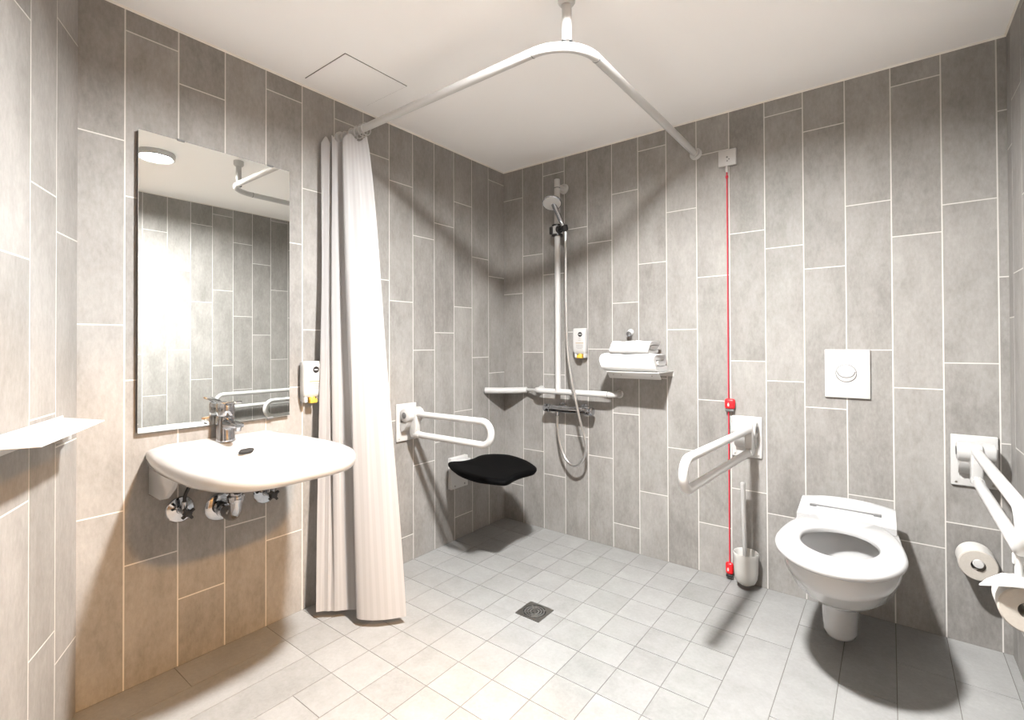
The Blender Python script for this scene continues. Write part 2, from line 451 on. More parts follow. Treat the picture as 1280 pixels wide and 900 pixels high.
# trap
t = thing('drain_trap', (0, BY, .50), 'chrome bottle drain trap with round wall rosette under the washbasin', 'pipe')
mb = MB(); mb.lathe([(0, .0005), (.050, .0005), (.051, .003), (.047, .006), (.024, .009), (0, .009)], (0, BY, .522), (1, 0, 0)); mb.build('wall_rosette', M['chrome'], t)
mb = MB(); mb.tube(fillet([(.006, BY, .522), (.135, BY, .505), (.135, BY, .60)], .05, 10), .0215, 18)
mb.tube([(.03, BY, .518), (.05, BY, .516)], .026, 18)
mb.build('elbow_pipe', M['chrome'], t)
mb = MB(); mb.lathe([(.0, 0), (.027, 0), (.0285, .004), (.0285, .018), (.026, .023), (0, .023)], (.135, BY, .566))
mb.lathe([(.0, 0), (.028, 0), (.028, .01), (0, .010)], (.135, BY, .604)); mb.build('coupling_nut', M['chrome'], t)
mb = MB(); mb.tube([(.135, BY, .60), (.150, BY, .612), (.175, BY, .634)], [.0185, .0185, .02]); mb.build('outlet_pipe', M['chrome'], t)
# stop valves
def valve(y, z, label):
    t = thing('angle_valve', (0, y, z), label, 'valve', group='angle valves under the washbasin')
    mb = LB(); mb.lathe([(0, -.001), (.044, -.001), (.045, .002), (.042, .005), (.014, .0075), (.012, .012), (0, .012)], (0, 0, 0), (1, 0, 0)); mb.build('wall_rosette', M['chrome'], t)
    mb = LB(); mb.lathe([(0, .008), (.0105, .008), (.0105, .05), (.013, .052), (.013, .062), (0, .064)], (0, 0, 0), (1, 0, 0)); mb.tube([(.04, 0, 0), (.04, 0, .034)], .009); mb.build('valve_body', M['chrome'], t)
    mb = LB(); mb.lathe([(0, .064), (.010, .064), (.011, .080), (0, .082)], (0, 0, 0), (1, 0, 0), 10)
    for a in (.6, .6 + PI / 2): mb.box((.073, 0, 0), (.012, .046, .010), .003, rot=Matrix.Rotation(a, 3, 'X'))
    mb.build('handle', M['black'], t)['label'] = 'dark turning handle'
    sgn = 1 if y < BY else -1
    mb = LB(); mb.tube(catmull([(.04, 0, .034), (.04, sgn * .004, .06), (.05, sgn * .02, .10), (.06, sgn * .03, .13)], 5), .006, 10); mb.build('supply_hose', M['black'], t)
valve(-1.832, .545, 'left chrome stop valve with round rosette under the washbasin, nearest the wall corner')
valve(-1.537, .535, 'right chrome stop valve with round rosette under the washbasin, nearest the curtain')

# ---------------------------------------------------------------- mirror
t = thing('wall_mirror', (0, -1.703, .830), 'tall frameless rectangular mirror on the left wall above the washbasin', 'mirror')
mb = LB(0); mb.box((.008, 0, .503), (.016, .512, 1.002)); mb.build('backing', M['mirror_edge'], t)
mb = LB(0); mb.box((.0180, 0, .503), (.004, .516, 1.006), .0012, 1); mb.build('glass', M['mirror'], t)
for dy in (-.135, .178):
    mb = LB(); mb.box((.012, dy, 1.006), (.021, .024, .008), .002); mb.build('clip', M['grey_plastic'], t)
mb = LB(); mb.box((.012, .178, .000), (.021, .024, .008), .002); mb.build('clip', M['grey_plastic'], t)

# ---------------------------------------------------------------- soap dispensers (local: wall in xz plane, front towards -y)
def dispenser(loc, rz, label, w=.083, h=.15):
    t = thing('soap_dispenser', loc, label, 'dispenser', rz, 'wall soap dispensers')
    mb = LB(); mb.box((0, -.008, .06), (.062, .015, .16), .006); mb.build('wall_bracket', M['white_plastic'], t)
    prof = []
    for z, hw, d0, d1 in ((0, .8, -.018, -.045), (.012, .98, -.015, -.054), (.03, 1, -.014, -.056), (h - .02, 1, -.014, -.056), (h - .004, .97, -.015, -.053), (h, .9, -.018, -.048)):
        hw = hw * w / 2; r = []
        for k in range(24):
            a = 2 * PI * k / 24; c, s_ = math.cos(a), math.sin(a)
            r.append(V((hw * math.copysign(abs(c) ** .35, c), (d0 + d1) / 2 + (d0 - d1) / 2 * math.copysign(abs(s_) ** .35, s_), z)))
        prof.append(r)
    mb = LB(35); mb.rings(prof); body = mb.build('bottle', M['white_plastic'], t)
    mb = LB(); mb.lathe([(0, 0), (.012, 0), (.0135, .004), (.0135, .024), (.011, .028), (0, .028)], (.002, -.036, -.026), n=20); mb.box((.002, -.05, -.016), (.030, .012, .018), .003)
    mb.build('pump', M['yellow'], t)['label'] = 'amber yellow pump'
    for gx in (-.0265, .0290):
        mb = LB(); mb.box((gx, -.03, -.010), (.014, .03, .026), .004); mb.build('pump_guard', M['white_plastic'], t)
    yf = -.0565
    mb = LB(0); mb.lathe([(0, 0), (.0135, 0), (.0135, .0008), (0, .0008)], (.010, yf, h - .035), (0, -1, 0)); mb.build('round_emblem', M['black'], t)['label'] = 'black round emblem'
    em = None
    for dx, ww in ((-.0055, .004), (0, .004), (.0055, .004)):
        mb = LB(0); mb.box((.010 + dx, yf - .0010, h - .035), (ww, .0006, .0055)); mb.build('emblem_mark', M['white_plastic'], t)
    mb = LB(0); mb.box((.006, yf - .0003, h - .084), (.050, .0006, .004)); mb.build('printed_stripe', M['print_tan'], t)
    for k, (ww, zz) in enumerate(((.012, .056), (.016, .067), (.046, .094), (.044, .101), (.046, .108), (.030, .115))):
        mb = LB(0); mb.box((.006, yf - .0003, h - zz), (ww, .0006, .0022)); mb.build('printed_line', M['print_grey'], t)
dispenser((0.0002, -1.360, .90), PI / 2, 'white soap dispenser with black emblem on the left wall between mirror and curtain')
dispenser((.582, -.0002, 1.062), 0, 'white soap dispenser with black emblem on the back wall beside the shower hose', .083, .145)

# ---------------------------------------------------------------- shower curtain rail
RZ = 2.06; RY = -1.195; RX = 1.222
t = thing('shower_curtain_rail', (RX, RY, RZ), 'white L-shaped shower curtain rail under the ceiling with a short ceiling hanger', 'curtain rail')
path = fillet([(.004, RY, RZ), (RX, RY, RZ), (RX, -.004, RZ)], .15, 14)
mb = MB(); mb.tube(path, .0155, 20); mb.build('rail', M['white_metal'], t)
for a, d in (((0, RY, RZ), (1, 0, 0)), ((RX, 0, RZ), (0, -1, 0))):
    mb = MB(); mb.lathe([(0, .0005), (.029, .0005), (.029, .006), (.021, .012), (.0195, .03), (0, .031)], a, d); mb.build('wall_flange', M['white_metal'], t)
for p, d in ((path[1], (1, 0, 0)), (path[-2], (0, 1, 0))):
    mb = MB(); mb.lathe([(.0155, -.0012), (.0163, -.0012), (.0163, .0012), (.0155, .0012)], p, d, caps=False); mb.build('seam_ring', M['line_grey'], t)
hx, hy = RX - .050, RY + .046
mb = MB(); mb.tube([(hx, hy, RZ + .022), (hx, hy, H - .001)], .0155, 20); mb.lathe([(0, 0), (.028, 0), (.028, -.022), (.022, -.03), (.0155, -.032)], (hx, hy, H - .0005)); mb.build('ceiling_hanger', M['white_metal'], t)
mb = MB()
ring = [(hx + .0135 * math.cos(a), hy + .0135 * math.sin(a), RZ + .021) for a in [math.radians(-53 + 48 + 264 * k / 22) for k in range(23)]]
mb.tube(ring, .0048, 10); mb.build('black_clip', M['black'], t)

# ---------------------------------------------------------------- curtain
t = thing('shower_curtain', (.10, -1.25, .03), 'white striped fabric shower curtain gathered against the left wall', 'curtain')
top = [(.040, -1.316), (.051, -1.300), (.062, -1.285), (.048, -1.266), (.060, -1.262), (.082, -1.292), (.098, -1.268), (.116, -1.235), (.098, -1.222), (.105, -1.228), (.140, -1.279), (.158, -1.252), (.176, -1.222), (.192, -1.192)]
bot = [(.120, -1.388), (.136, -1.364), (.152, -1.354), (.157, -1.346), (.166, -1.341), (.178, -1.333), (.205, -1.300), (.245, -1.264), (.232, -1.240), (.240, -1.250), (.285, -1.312), (.340, -1.293), (.395, -1.245), (.436, -1.185)]
n = 10
tp = catmull([(x, y, 0) for x, y in top], n); bt = catmull([(x, y, 0) for x, y in bot], n)
mb = MB(80); uvl = mb.bm.loops.layers.uv.new('UVMap')
NZ = 28; grid = []
for j in range(NZ + 1):
    f = j / NZ; row = []
    for i in range(len(tp)):
        e = f ** (1.9 - 1.1 * i / (len(tp) - 1))
        p = tp[i].lerp(bt[i], e)
        z0 = 2.022 - .028 * (.5 + .5 * math.cos(i * 2 * PI / 20.0)) * 1.0
        z = z0 * (1 - f) + .032 * f
        w = .006 * math.sin(i * .55 + f * 5) * math.sin(PI * f)
        row.append(mb.bm.verts.new((p.x + w, p.y + w * .6, z)))
    grid.append(row)
for j in range(NZ):
    for i in range(len(tp) - 1):
        f = mb.face([grid[j][i], grid[j][i + 1], grid[j + 1][i + 1], grid[j + 1][i]])
        for lp, (a, b) in zip(f.loops, ((i, j), (i + 1, j), (i + 1, j + 1), (i, j + 1))): lp[uvl].uv = (a / (len(tp) - 1), b / NZ)
cl = mb.build('fabric', M['curtain'], t, recalc=False)
for x in (.045, .095, .135, .165, .190):
    mb = MB(); mb.tube([(x, RY + .024 * math.cos(a), RZ - .007 + .026 * math.sin(a)) for a in [2 * PI * k / 20 for k in range(21)]], .0022, 8); mb.build('ring', M['grey_plastic' if False else 'white_plastic'], t)

# ---------------------------------------------------------------- shelf on the angled wall (local x along wall, y out of wall)
t = thing('wall_shelf', C0 + V((0, 0, .914)), 'thin white metal shelf on the left edge wall beside the washbasin', 'shelf', -TH)
mb = LB(); mb.prism([(.10, .001), (.215, .128), (.60, .128), (.60, .001)], lambda u, v: V((u, v, -.003)), lambda u, v: V((u, v, .0)), .0008)
mb.box((.34, .003, .002), (.46, .004, .010), .001); mb.build('panel', M['white_metal'], t)
mb = LB(); mb.box((.36, .006, -.021), (.48, .012, .034), .002); mb.box((.135, .011, -.040), (.062, .022, .050), .003); mb.build('bracket', M['white_plastic'], t)

# ---------------------------------------------------------------- fold-up grab bars (local: wall in xz plane, bar towards -y)
def grab_bar(loc, rz, label, L=.85, bx=0.0, tx=0.0):
    t = thing('folding_grab_bar', loc, label, 'grab bar', rz, 'white fold-up grab bars')
    mb = LB(); mb.box((0, -.006, 0), (.130, .0118, .190), .004); mb.build('wall_plate', M['white_metal'], t)
    mb = LB()
    mb.lathe([(0, -.052), (.030, -.052), (.035, -.048), (.036, .048), (.033, .052), (0, .052)], (0, -.052, .042), (1, 0, 0))
    mb.box((0, -.032, .03), (.092, .050, .075), .012)
    mb.rings([[V((x, -.020 + .02 * k_[0], k_[1])) for k_ in ((0, -.045), (-1.3, -.03), (-2.2, .0), (-2.6, .03), (0, .03))] for x in (-.046, .046)])
    hub = mb.build('hinge_housing', M['white_plastic'], t)
    for s in (-1, 1):
        mb = LB(); mb.lathe([(0, .0515), (.015, .0515), (.016, .053), (.014, .0545), (0, .0545)], (0, -.052, .042), (s, 0, 0)); mb.build('end_cap', M['grey_plastic'], t)['label'] = 'grey round end cap'
    mb = LB()
    mb.prism([(-.062, .075), (-.095, .070), (-.102, .04), (-.098, -.03), (-.088, -.070), (-.060, -.074), (-.045, -.05), (-.052, .0)], lambda u, v: V((bx - .017, u, v)), lambda u, v: V((bx + .017, u, v)), .007)
    mb.build('hinge_arm', M['white_plastic'], t)
    zu, zl = .050, -.056
    mb = LB(); mb.tube(fillet([(bx, -.075, zu - .004), (tx, -L, zu), (tx, -L, zl), (bx, -.088, zl)], .052, 12), .0158, 20); mb.build('loop_rail', M['white_metal'], t)
    mb = LB(); mb.tube([(bx, -.078, zl), (bx, -.112, zl)], .0185, 18); mb.build('pivot_sleeve', M['white_plastic'], t)
    for sx in (-.05, .05):
        mb = LB(); mb.lathe([(0, 0), (.004, 0), (.004, .0012), (0, .0012)], (sx, -.0118, -.082), (0, -1, 0), 10); mb.build('screw_head', M['steel'], t)
grab_bar((.0002, -.820, .722), PI / 2, 'white fold-up grab bar on the left wall behind the curtain, beside the black seat', .575)
grab_bar((1.447, -.0002, .684), 0, 'white fold-up grab bar left of the toilet, over the toilet brush', .86, .026, -.012)
grab_bar((2.222, -.0002, .680), 0, 'white fold-up grab bar right of the toilet, carrying a paper roll', .86)

# ---------------------------------------------------------------- folding shower seat
t = thing('folding_shower_seat', (0, -.445, .30), 'black padded folding shower seat on a white plate on the left wall', 'seat')
mb = MB(); mb.box((.0125, -.445, .389), (.027, .138, .176), .004); mb.build('wall_plate', M['white_metal'], t)
outl = catmull([(x, y, 0) for x, y in ((.044, -.545), (.088, -.489), (.094, -.415), (.078, -.344), (.082, -.295), (.125, -.242), (.210, -.214), (.341, -.252), (.445, -.312), (.505, -.365), (.527, -.425), (.518, -.494), (.518, -.565), (.532, -.635), (.524, -.668), (.467, -.688), (.38, -.703), (.247, -.676), (.119, -.612), (.062, -.574))], 5, True)
cx, cy = .33, -.49
def so(off, z): return [V((cx + (p.x - cx) * off, cy + (p.y - cy) * off, z)) for p in outl]
mb = MB(50); mb.rings([so(.90, .442), so(.97, .446), so(1.0, .457), so(.995, .466), so(.96, .472), so(.80, .471), so(.4, .468)]); mb.build('seat_pad', M['black_seat'], t)
mb = MB()
for dy in (-.045, .045): mb.box((.11, -.445 + dy, .437), (.19, .026, .010), .003)
mb.box((.040, -.445, .448), (.030, .125, .030), .006); mb.build('hinge_arm', M['white_plastic'], t)
for dy in (-.04, .04):
    mb = MB(); mb.lathe([(0, 0), (.005, 0), (.005, .004), (0, .004)], (.026, -.445 + dy, .318), (1, 0, 0), 12); mb.build('bolt', M['steel'], t)

# ---------------------------------------------------------------- floor drain
t = thing('floor_drain', (.791, -.799, -.001), 'square metal floor drain grate with concentric slots in the shower floor', 'drain')
dw, dh = .118, .114
mb = LB(0); mb.box((0, 0, -.0002), (dw, dh, .0012)); mb.build('drain_pan', M['dark'], t)
mb = LB(40)
n = 48
def sq(a):
    c, s_ = math.cos(a), math.sin(a); k = 1 / max(abs(c), abs(s_)); return c * k, s_ * k
o_, i_ = [], []
for k in range(n):
    a = 2 * PI * k / n + PI / n; x, y = sq(a)
    o_.append((x * dw / 2, y * dh / 2)); i_.append((.049 * math.cos(a), .049 * math.sin(a)))
mb.rings([[V((x, y, .0005)) for x, y in i_], [V((x, y, .003)) for x, y in i_], [V((x, y, .003)) for x, y in o_], [V((x, y, .0005)) for x, y in o_]], False, False)
mb.build('frame', M['steel'], t)
for r in (.040, .029, .018):
    mb = LB(); mb.lathe([(r - .0024, .0006), (r - .0022, .0030), (r, .0036), (r + .0022, .0030), (r + .0028, .0006)], (0, 0, 0), n=40, caps=False); mb.build('ring', M['hose'], t)
mb = LB(); mb.lathe([(0, .003), (.008, .003), (.008, .0006)], (0, 0, 0), caps=False)
for a in (PI / 4, 3 * PI / 4): mb.box((0, 0, .0017), (.098, .007, .0022), rot=Matrix.Rotation(a, 3, 'Z'))
mb.build('cross_bar', M['steel'], t)

# ---------------------------------------------------------------- corner shelf and shower rail
t = thing('corner_shelf', (0, 0, .82), 'small white corner shelf with rounded front in the shower corner', 'shelf')
mb = MB()
mb.prism([(.001, -.001)] + [(p.x, p.y) for p in catmull([(.001, -.198, 0), (.075, -.158, 0), (.145, -.092, 0), (.200, -.001, 0)], 6)], lambda u, v: V((u, v, .824)), lambda u, v: V((u, v, .830)), .001); mb.build('tray', M['white_plastic'], t)
mb = MB(); mb.tube(catmull([(.006, -.198, .834), (.075, -.158, .834), (.145, -.092, .834), (.194, -.022, .834)], 6), .019, 14); mb.build('front_rail', M['white_plastic'], t)

D1 = -.078
t = thing('shower_grab_rail', (.455, 0, .84), 'white shower grab rail with tall vertical riser and short horizontal bar on the back wall', 'grab rail')
mb = MB(); mb.tube(fillet([(.292, -.004, .842), (.292, D1, .842), (.806, D1, .845), (.806, -.004, .845)], .045, 8), .0165, 18); mb.build('horizontal_bar', M['white_metal'], t)
mb = MB(); mb.tube([(.458, D1, .85), (.458, D1, 2.072)], .0165, 18); mb.build('riser', M['white_metal'], t)
mb = MB(); mb.tube([(.458, D1, 2.035), (.458, -.004, 2.035)], .013, 16); mb.lathe([(0, .0005), (.030, .0005), (.030, .008), (.02, .012), (0, .012)], (.458, 0, 2.035), (0, -1, 0)); mb.build('riser_mount', M['white_metal'], t)
mb = MB(); mb.lathe([(.0165, -.002), (.0176, -.002), (.0176, .002), (.0165, .002)], (.458, D1, 2.022), caps=False); mb.build('seam_ring', M['line_grey'], t)
mb = MB(); mb.lathe([(.0165, -.001), (.0173, -.001), (.0173, .001), (.0165, .001)], (.775, D1, .845), (1, 0, 0), caps=False); mb.build('seam_ring', M['line_grey'], t)
for x in (.292, .806):
    mb = MB(); mb.lathe([(0, .0005), (.022, .0005), (.022, .006), (.018, .010), (0, .011)], (x, 0, .8435), (0, -1, 0)); mb.build('wall_flange', M['white_metal'], t)
mb = MB(); mb.tube([(.196, -.03, .836), (.290, -.060, .841)], .0095, 14); mb.build('shelf_link', M['white_plastic'], t)
# slider
sl = MB(); sl.lathe([(.0165, 0), (.029, 0), (.031, .006), (.031, .056), (.029, .062), (.0165, .062)], (.458, D1, 1.745)); sl = sl.build('slider', M['white_plastic'], t)
for z in (1.742, 1.797):
    mb = MB(); mb.lathe([(.0165, 0), (.0325, 0), (.0325, .010), (.0165, .010)], (.458, D1, z)); mb.build('slider_ring', M['black'], sl)
for s in (-1, 1):
    mb = MB(); mb.lathe([(0, .024), (.021, .024), (.024, .031), (.020, .042), (0, .043)], (.458, D1 - .006, 1.774), (s, -.6, 0)); mb.build('slider_knob', M['black'], sl)
mb = MB(); mb.tube([(.470, D1 - .02, 1.774), (.540, D1 - .05, 1.768)], .010, 10); mb.lathe([(.010, 0), (.016, 0), (.018, .01), (.018, .03), (.012, .034)], (.545, D1 - .052, 1.752), (-.1, -.35, 1)); mb.build('head_socket', M['black'], sl)

# hand shower
t = thing('hand_shower', (.517, D1 - .05, 1.75), 'chrome hand shower with round white spray face hung high on the riser', 'shower head')
hc = V((.482, -.172, 1.908)); hb = V((.545, D1 - .052, 1.748)); fn = V((.22, -.45, -.86)).normalized()
mid = hc - fn * .018
mb = MB(); mb.tube([hb, hb.lerp(mid, .3), hb.lerp(mid, .65), hb.lerp(mid, .88), mid], [.0115, .0125, .0135, .0145, .017], 16); mb.build('handle', M['chrome'], t)
mb = MB(); mb.lathe([(0, -.026), (.030, -.024), (.048, -.016), (.054, -.006), (.054, 0), (.050, .002), (0, .002)], hc, fn, 36); mb.build('head', M['chrome'], t)
mb = MB(); mb.lathe([(0, .0022), (.0495, .0022), (.0495, .0035), (.044, .0055), (0, .006)], hc, fn, 36); fc = mb.build('spray_face', M['white_plastic'], t)
fc['label'] = 'white round spray face'
hp = catmull([hb + V((0, .0, -.002)), (.546, D1 - .054, 1.66), (.543, D1 - .05, 1.45), (.546, D1 - .05, 1.25), (.556, D1 - .052, 1.06), (.590, D1 - .055, .88), (.630, D1 - .05, .70), (.652, D1 - .03, .58), (.640, D1 - .02, .50), (.600, D1 - .008, .448), (.550, D1, .432), (.500, D1 + .006, .465), (.465, D1 + .008, .54), (.448, D1 + .010, .63), (.445, D1 + .012, .722)], 7)
mb = MB(); mb.tube(hp, .0068, 12); mb.build('hose', M['hose'], t)
mb = MB(); mb.lathe([(0, 0), (.010, 0), (.010, .022), (.008, .026), (0, .026)], (.445, D1 + .012, .702)); mb.build('hose_nut', M['chrome'], t)

# mixer
t = thing('shower_mixer', (.52, 0, .737), 'chrome bar shower mixer under the horizontal grab rail', 'mixer')
MZ = .743; MY = -.068
mb = MB(); mb.tube([(.40, MY, MZ), (.635, MY, MZ)], .0205, 20); mb.box((.517, MY, MZ + .010), (.20, .040, .020), .006); mb.build('body', M['chrome'], t)
for a, b in ((.398, .358), (.637, .680)):
    s = 1 if b > a else -1
    mb = MB(); mb.lathe([(0, 0), (.021, 0), (.0235, .004), (.0235, .034), (.021, .040), (0, .041)], (a, MY, MZ), (s, 0, 0)); mb.box((a + s * .022, MY - .018, MZ + .018), (.016, .016, .012), .003); mb.build('handle', M['chrome'], t)
for x in (.444, .590):
    mb = MB(); mb.lathe([(0, .0005), (.030, .0005), (.031, .004), (.022, .012), (.014, .016), (.014, .06), (0, .06)], (x, 0, MZ), (0, -1, 0)); mb.build('wall_rosette', M['chrome'], t)

# ---------------------------------------------------------------- towel shelf, towels, hook
t = thing('towel_shelf', (.98, 0, .975), 'white metal shelf with folded front lip on the back wall, holding two towels', 'shelf')
mb = MB()
mb.box((.968, -.105, .977), (.272, .205, .004), .001)
mb.prism([(-.2075, .979), (-.2045, .979), (-.172, .946), (-.175, .943)], lambda u, v: V((.832, u, v)), lambda u, v: V((1.104, u, v)), .0008)
mb.box((.968, -.001, .965), (.272, .004, .028), .001); mb.build('tray', M['white_metal'], t)
for x in (.862, .905, 1.065):
    mb = MB(); mb.lathe([(0, 0), (.0042, 0), (.0042, .0012), (0, .0012)], (x, -.1925, .962), (0, -1, -1), 12); mb.build('rivet', M['steel'], t)

def towel(name, x0, x1, yc, z0, w, h, label, flip=1):
    """a thick folded towel: a flat spiral ribbon seen at its ends"""
    th = h / 3.05
    # centre line of the fold in (y, z): bottom layer, wraps round the front, top layer, tucked inner layer
    yb, yf = w / 2 - th * .5, -w / 2
    path = [(yb, th * .5), (yf + h * .35, th * .5), (yf + th * .5, h * .5), (yf + h * .35, h - th * .5), (yb - h * .30, h - th * .52), (yb - th * .2, h * .66), (yb - h * .3, h * .5), (yf + h * .55, h * .5)]
    cl = catmull([(0, a, b) for a, b in path], 7)
    L_, R_ = [], []
    for i, p in enumerate(cl):
        q = (cl[min(i + 1, len(cl) - 1)] - cl[max(i - 1, 0)]).normalized()
        nrm = V((0, -q.z, q.y)); tt = th * .485
        if i in (0, len(cl) - 1): tt *= .55
        L_.append(p + nrm * tt); R_.append(p - nrm * tt)
    prof = L_ + list(reversed(R_))
    mb = MB(60); NX = 14; rr = []
    rnd = random.Random(int(x0 * 1000))
    cen = V((0, (yb + yf) / 2, h / 2))
    ph = [rnd.uniform(0, 6) for _ in range(6)]
    for k in range(NX + 1):
        f = k / NX; x = x0 + (x1 - x0) * f
        e = min(f, 1 - f) * NX
        sh = 1 - .05 * math.exp(-e * 1.2)
        ring = []
        for i, p in enumerate(prof):
            q = cen + (p - cen) * sh
            wob = .0022 * math.sin(9 * f + ph[0] + p.y * 30) + .0016 * math.sin(23 * f + ph[1] + p.z * 50)
            zz = q.z + wob * (q.z / h)
            xx = x + (.006 * math.sin(p.z * 60 + ph[2]) + .004 * math.sin(p.y * 45 + ph[3])) * (1 if k in (0, NX) else 0)
            ring.append(V((xx, yc + q.y, z0 + max(zz, .0))))
        rr.append(ring)
    mb.rings(rr)
    o = mb.build(name, M['towel'])
    return tag(o, label, 'towel', 'folded towels on the towel shelf')
towel('folded_towel', .795, 1.085, -.112, .9795, .185, .088, 'larger white folded towel lying on the shelf, lower of the two')
towel('folded_towel', .838, 1.045, -.115, 1.0690, .150, .062, 'smaller white folded towel lying on top of the larger one')

t = thing('robe_hook', (.872, 0, 1.19), 'small round chrome hook on the back wall above the towels', 'hook')
mb = MB(); mb.lathe([(0, -.001), (.017, -.001), (.017, .006), (.010, .010), (0, .010)], (.872, 0, 1.180), (0, -1, 0)); mb.build('base', M['white_plastic'], t)
mb = MB(); mb.lathe([(0, .008), (.006, .008), (.006, .022), (.013, .026), (.015, .032), (.012, .038), (0, .040)], (.874, 0, 1.172), (0, -1, -.1)); mb.build('knob', M['chrome'], t)

# ---------------------------------------------------------------- emergency cord
t = thing('emergency_pull_cord', (1.369, 0, 2.0), 'red emergency pull cord hanging from a white switch plate on the back wall', 'pull cord')
mb = MB(); mb.box((1.372, -.009, 2.003), (.080, .0175, .078), .003); mb.build('switch_plate', M['white_plastic'], t)
for dx, dz, r in ((.0, .002, .004), (.009, -.009, .003), (.001, -.016, .003)):
    mb = MB(); mb.lathe([(0, 0), (r, 0), (r, .0012), (0, .0012)], (1.372 + dx, -.0178, 2.003 + dz), (0, -1, 0), 12); mb.build('plate_mark', M['grey_plastic'], t)
mb = MB(); mb.lathe([(0, 0), (.007, 0), (.009, .012), (.005, .03), (0, .031)], (1.370, -.014, 1.934)); mb.build('cord_outlet', M['white_plastic'], t)
mb = MB(); mb.tube([(1.370, -.014, 1.935), (1.3695, -.014, 1.3), (1.369, -.014, .05)], .0027, 8); mb.lathe([(0, 0), (.006, .002), (.006, .012), (0, .014)], (1.370, -.014, 1.905), n=10); mb.build('cord', M['red_cord'], t)
def block(x, z, w, h, d, name):
    mb = MB(); mb.box((x, -.003 - d / 2, z + .004), (w, d, h - .008), .010)
    o = mb.build(name, M['red'], t); o['label'] = 'red pull block'
    mb = MB(); mb.box((x, -.003 - d / 2, z - h / 2 + .001), (w * .86, d * .86, .012), .003); mb.build('underside', M['black'] if z < .2 else M['grey_plastic'], o)
    mb = MB(0); mb.prism([(0, .011), (.004, .002), (.003, -.008), (-.003, -.008), (-.004, .002)], lambda u, v: V((x - .004 + u, -.003 - d - .0002, z + v)), lambda u, v: V((x - .004 + u, -.003 - d - .0010, z + v))); mb.build('printed_symbol', M['white_plastic'], o)
block(1.376, .829, .046, .056, .024, 'pull_block')
block(1.369, .052, .034, .062, .024, 'pull_block')

# ---------------------------------------------------------------- flush plate
t = thing('flush_plate', (1.836, 0, .99), 'white square flush plate with round divided button above the toilet', 'flush plate')
mb = MB(); mb.box((1.836, -.0055, .990), (.158, .0125, .203), .003); mb.build('plate', M['white_plastic'], t)
mb = MB(); mb.lathe([(.0350, 0), (.0352, .0010), (.0366, .0010), (.0368, 0)], (1.833, -.0128, .992), (0, -1, 0), 44, caps=False); mb.build('button_outline', M['line_grey'], t)
mb = MB(); mb.lathe([(0, 0), (.0348, 0), (.0348, .0012), (.033, .002), (0, .0022)], (1.833, -.0127, .992), (0, -1, 0), 44); mb.build('large_button', M['white_plastic'], t)
mb = MB(); mb.tube([(1.833 + .030 * math.cos(a), -.0150, .998 + .024 * math.sin(a)) for a in [math.radians(182 + 176 * k / 20) for k in range(21)]], .0014, 6)
for s in (-1, 1): mb.tube([(1.833 + s * .030, -.0150, .998), (1.833 + s * .0345, -.0146, .998)], .0009, 6)
mb.build('button_seam', M['line_grey'], t)

# ---------------------------------------------------------------- toilet
TX = 1.836
t = thing('toilet', (TX, 0, .08), 'white wall-hung toilet with open seat and no lid', 'toilet')
def dshape(hw, yf, yb, wb, n=48, pw=1.0):
    """D outline: half width hw at the middle, front yf, back yb with half width wb"""
    pts = []
    ym = yb + (yf - yb) * .56
    for k in range(n):
        a = 2 * PI * k / n
        c, s_ = math.cos(a), math.sin(a)
        if s_ <= 0:    # front half ellipse
            pts.append((hw * c, ym + (ym - yf) * s_))
        else:
            f = s_
            x = c
            w_ = hw + (wb - hw) * (f ** 1.2)
            xx = w_ * math.copysign(abs(c) ** .38, c)
            yy = ym + (yb - ym) * (abs(s_) ** .85)
            pts.append((xx, yy))
    return pts
def dring(hw, yf, yb, wb, z): return [V((TX + x, y, z)) for x, y in dshape(hw, yf, yb, wb)]
def ering(cx, cy, ax, ay, z, n=48): return [V((TX + cx + ax * math.cos(2 * PI * k / n), cy + ay * math.sin(2 * PI * k / n), z)) for k in range(n)]
yb = .001
mb = MB(50)
R = [dring(.050, -.42, yb, .05, .222), dring(.090, -.50, yb, .085, .228), dring(.128, -.585, yb, .12, .255), dring(.156, -.665, yb, .145, .300), dring(.166, -.705, yb, .155, .340), dring(.170, -.722, yb, .158, .352),
     dring(.173, -.735, yb, .16, .375), dring(.175, -.745, yb, .16, .405), dring(.174, -.745, yb, .158, .418), dring(.168, -.738, yb, .155, .422)]
R += [ering(0, -.47, .135, .19, .422), ering(0, -.47, .130, .185, .405), ering(0, -.47, .138, .19, .375), ering(0, -.46, .128, .175, .31), ering(0, -.44, .09, .12, .25), ering(0, -.42, .055, .07, .235)]
mb.rings(R); mb.build('bowl', M['ceramic'], t)
mb = MB(50); mb.rings([ering(0, -.425, .086, .112, .2505), ering(0, -.425, .02, .03, .2508)], False, True); mb.build('water', M['water'], t)
# siphon shroud below the bowl
def stub(hw, yf, z):
    n = 32; r = []
    for k in range(n):
        a = 2 * PI * k / n; c, s_ = math.cos(a), math.sin(a)
        if s_ < 0: r.append(V((TX - .012 + hw * c, -.29 + (-.29 - yf) * s_, z)))
        else: r.append(V((TX - .012 + hw * math.copysign(abs(c) ** .4, c), -.29 + .17 * abs(s_) ** .6, z)))
    return r
mb = MB(50); mb.rings([stub(.047, -.362, .048), stub(.052, -.372, .051), stub(.055, -.378, .062), stub(.058, -.392, .16), stub(.063, -.41, .235), stub(.075, -.45, .262)]); mb.build('siphon_cover', M['ceramic'], t)
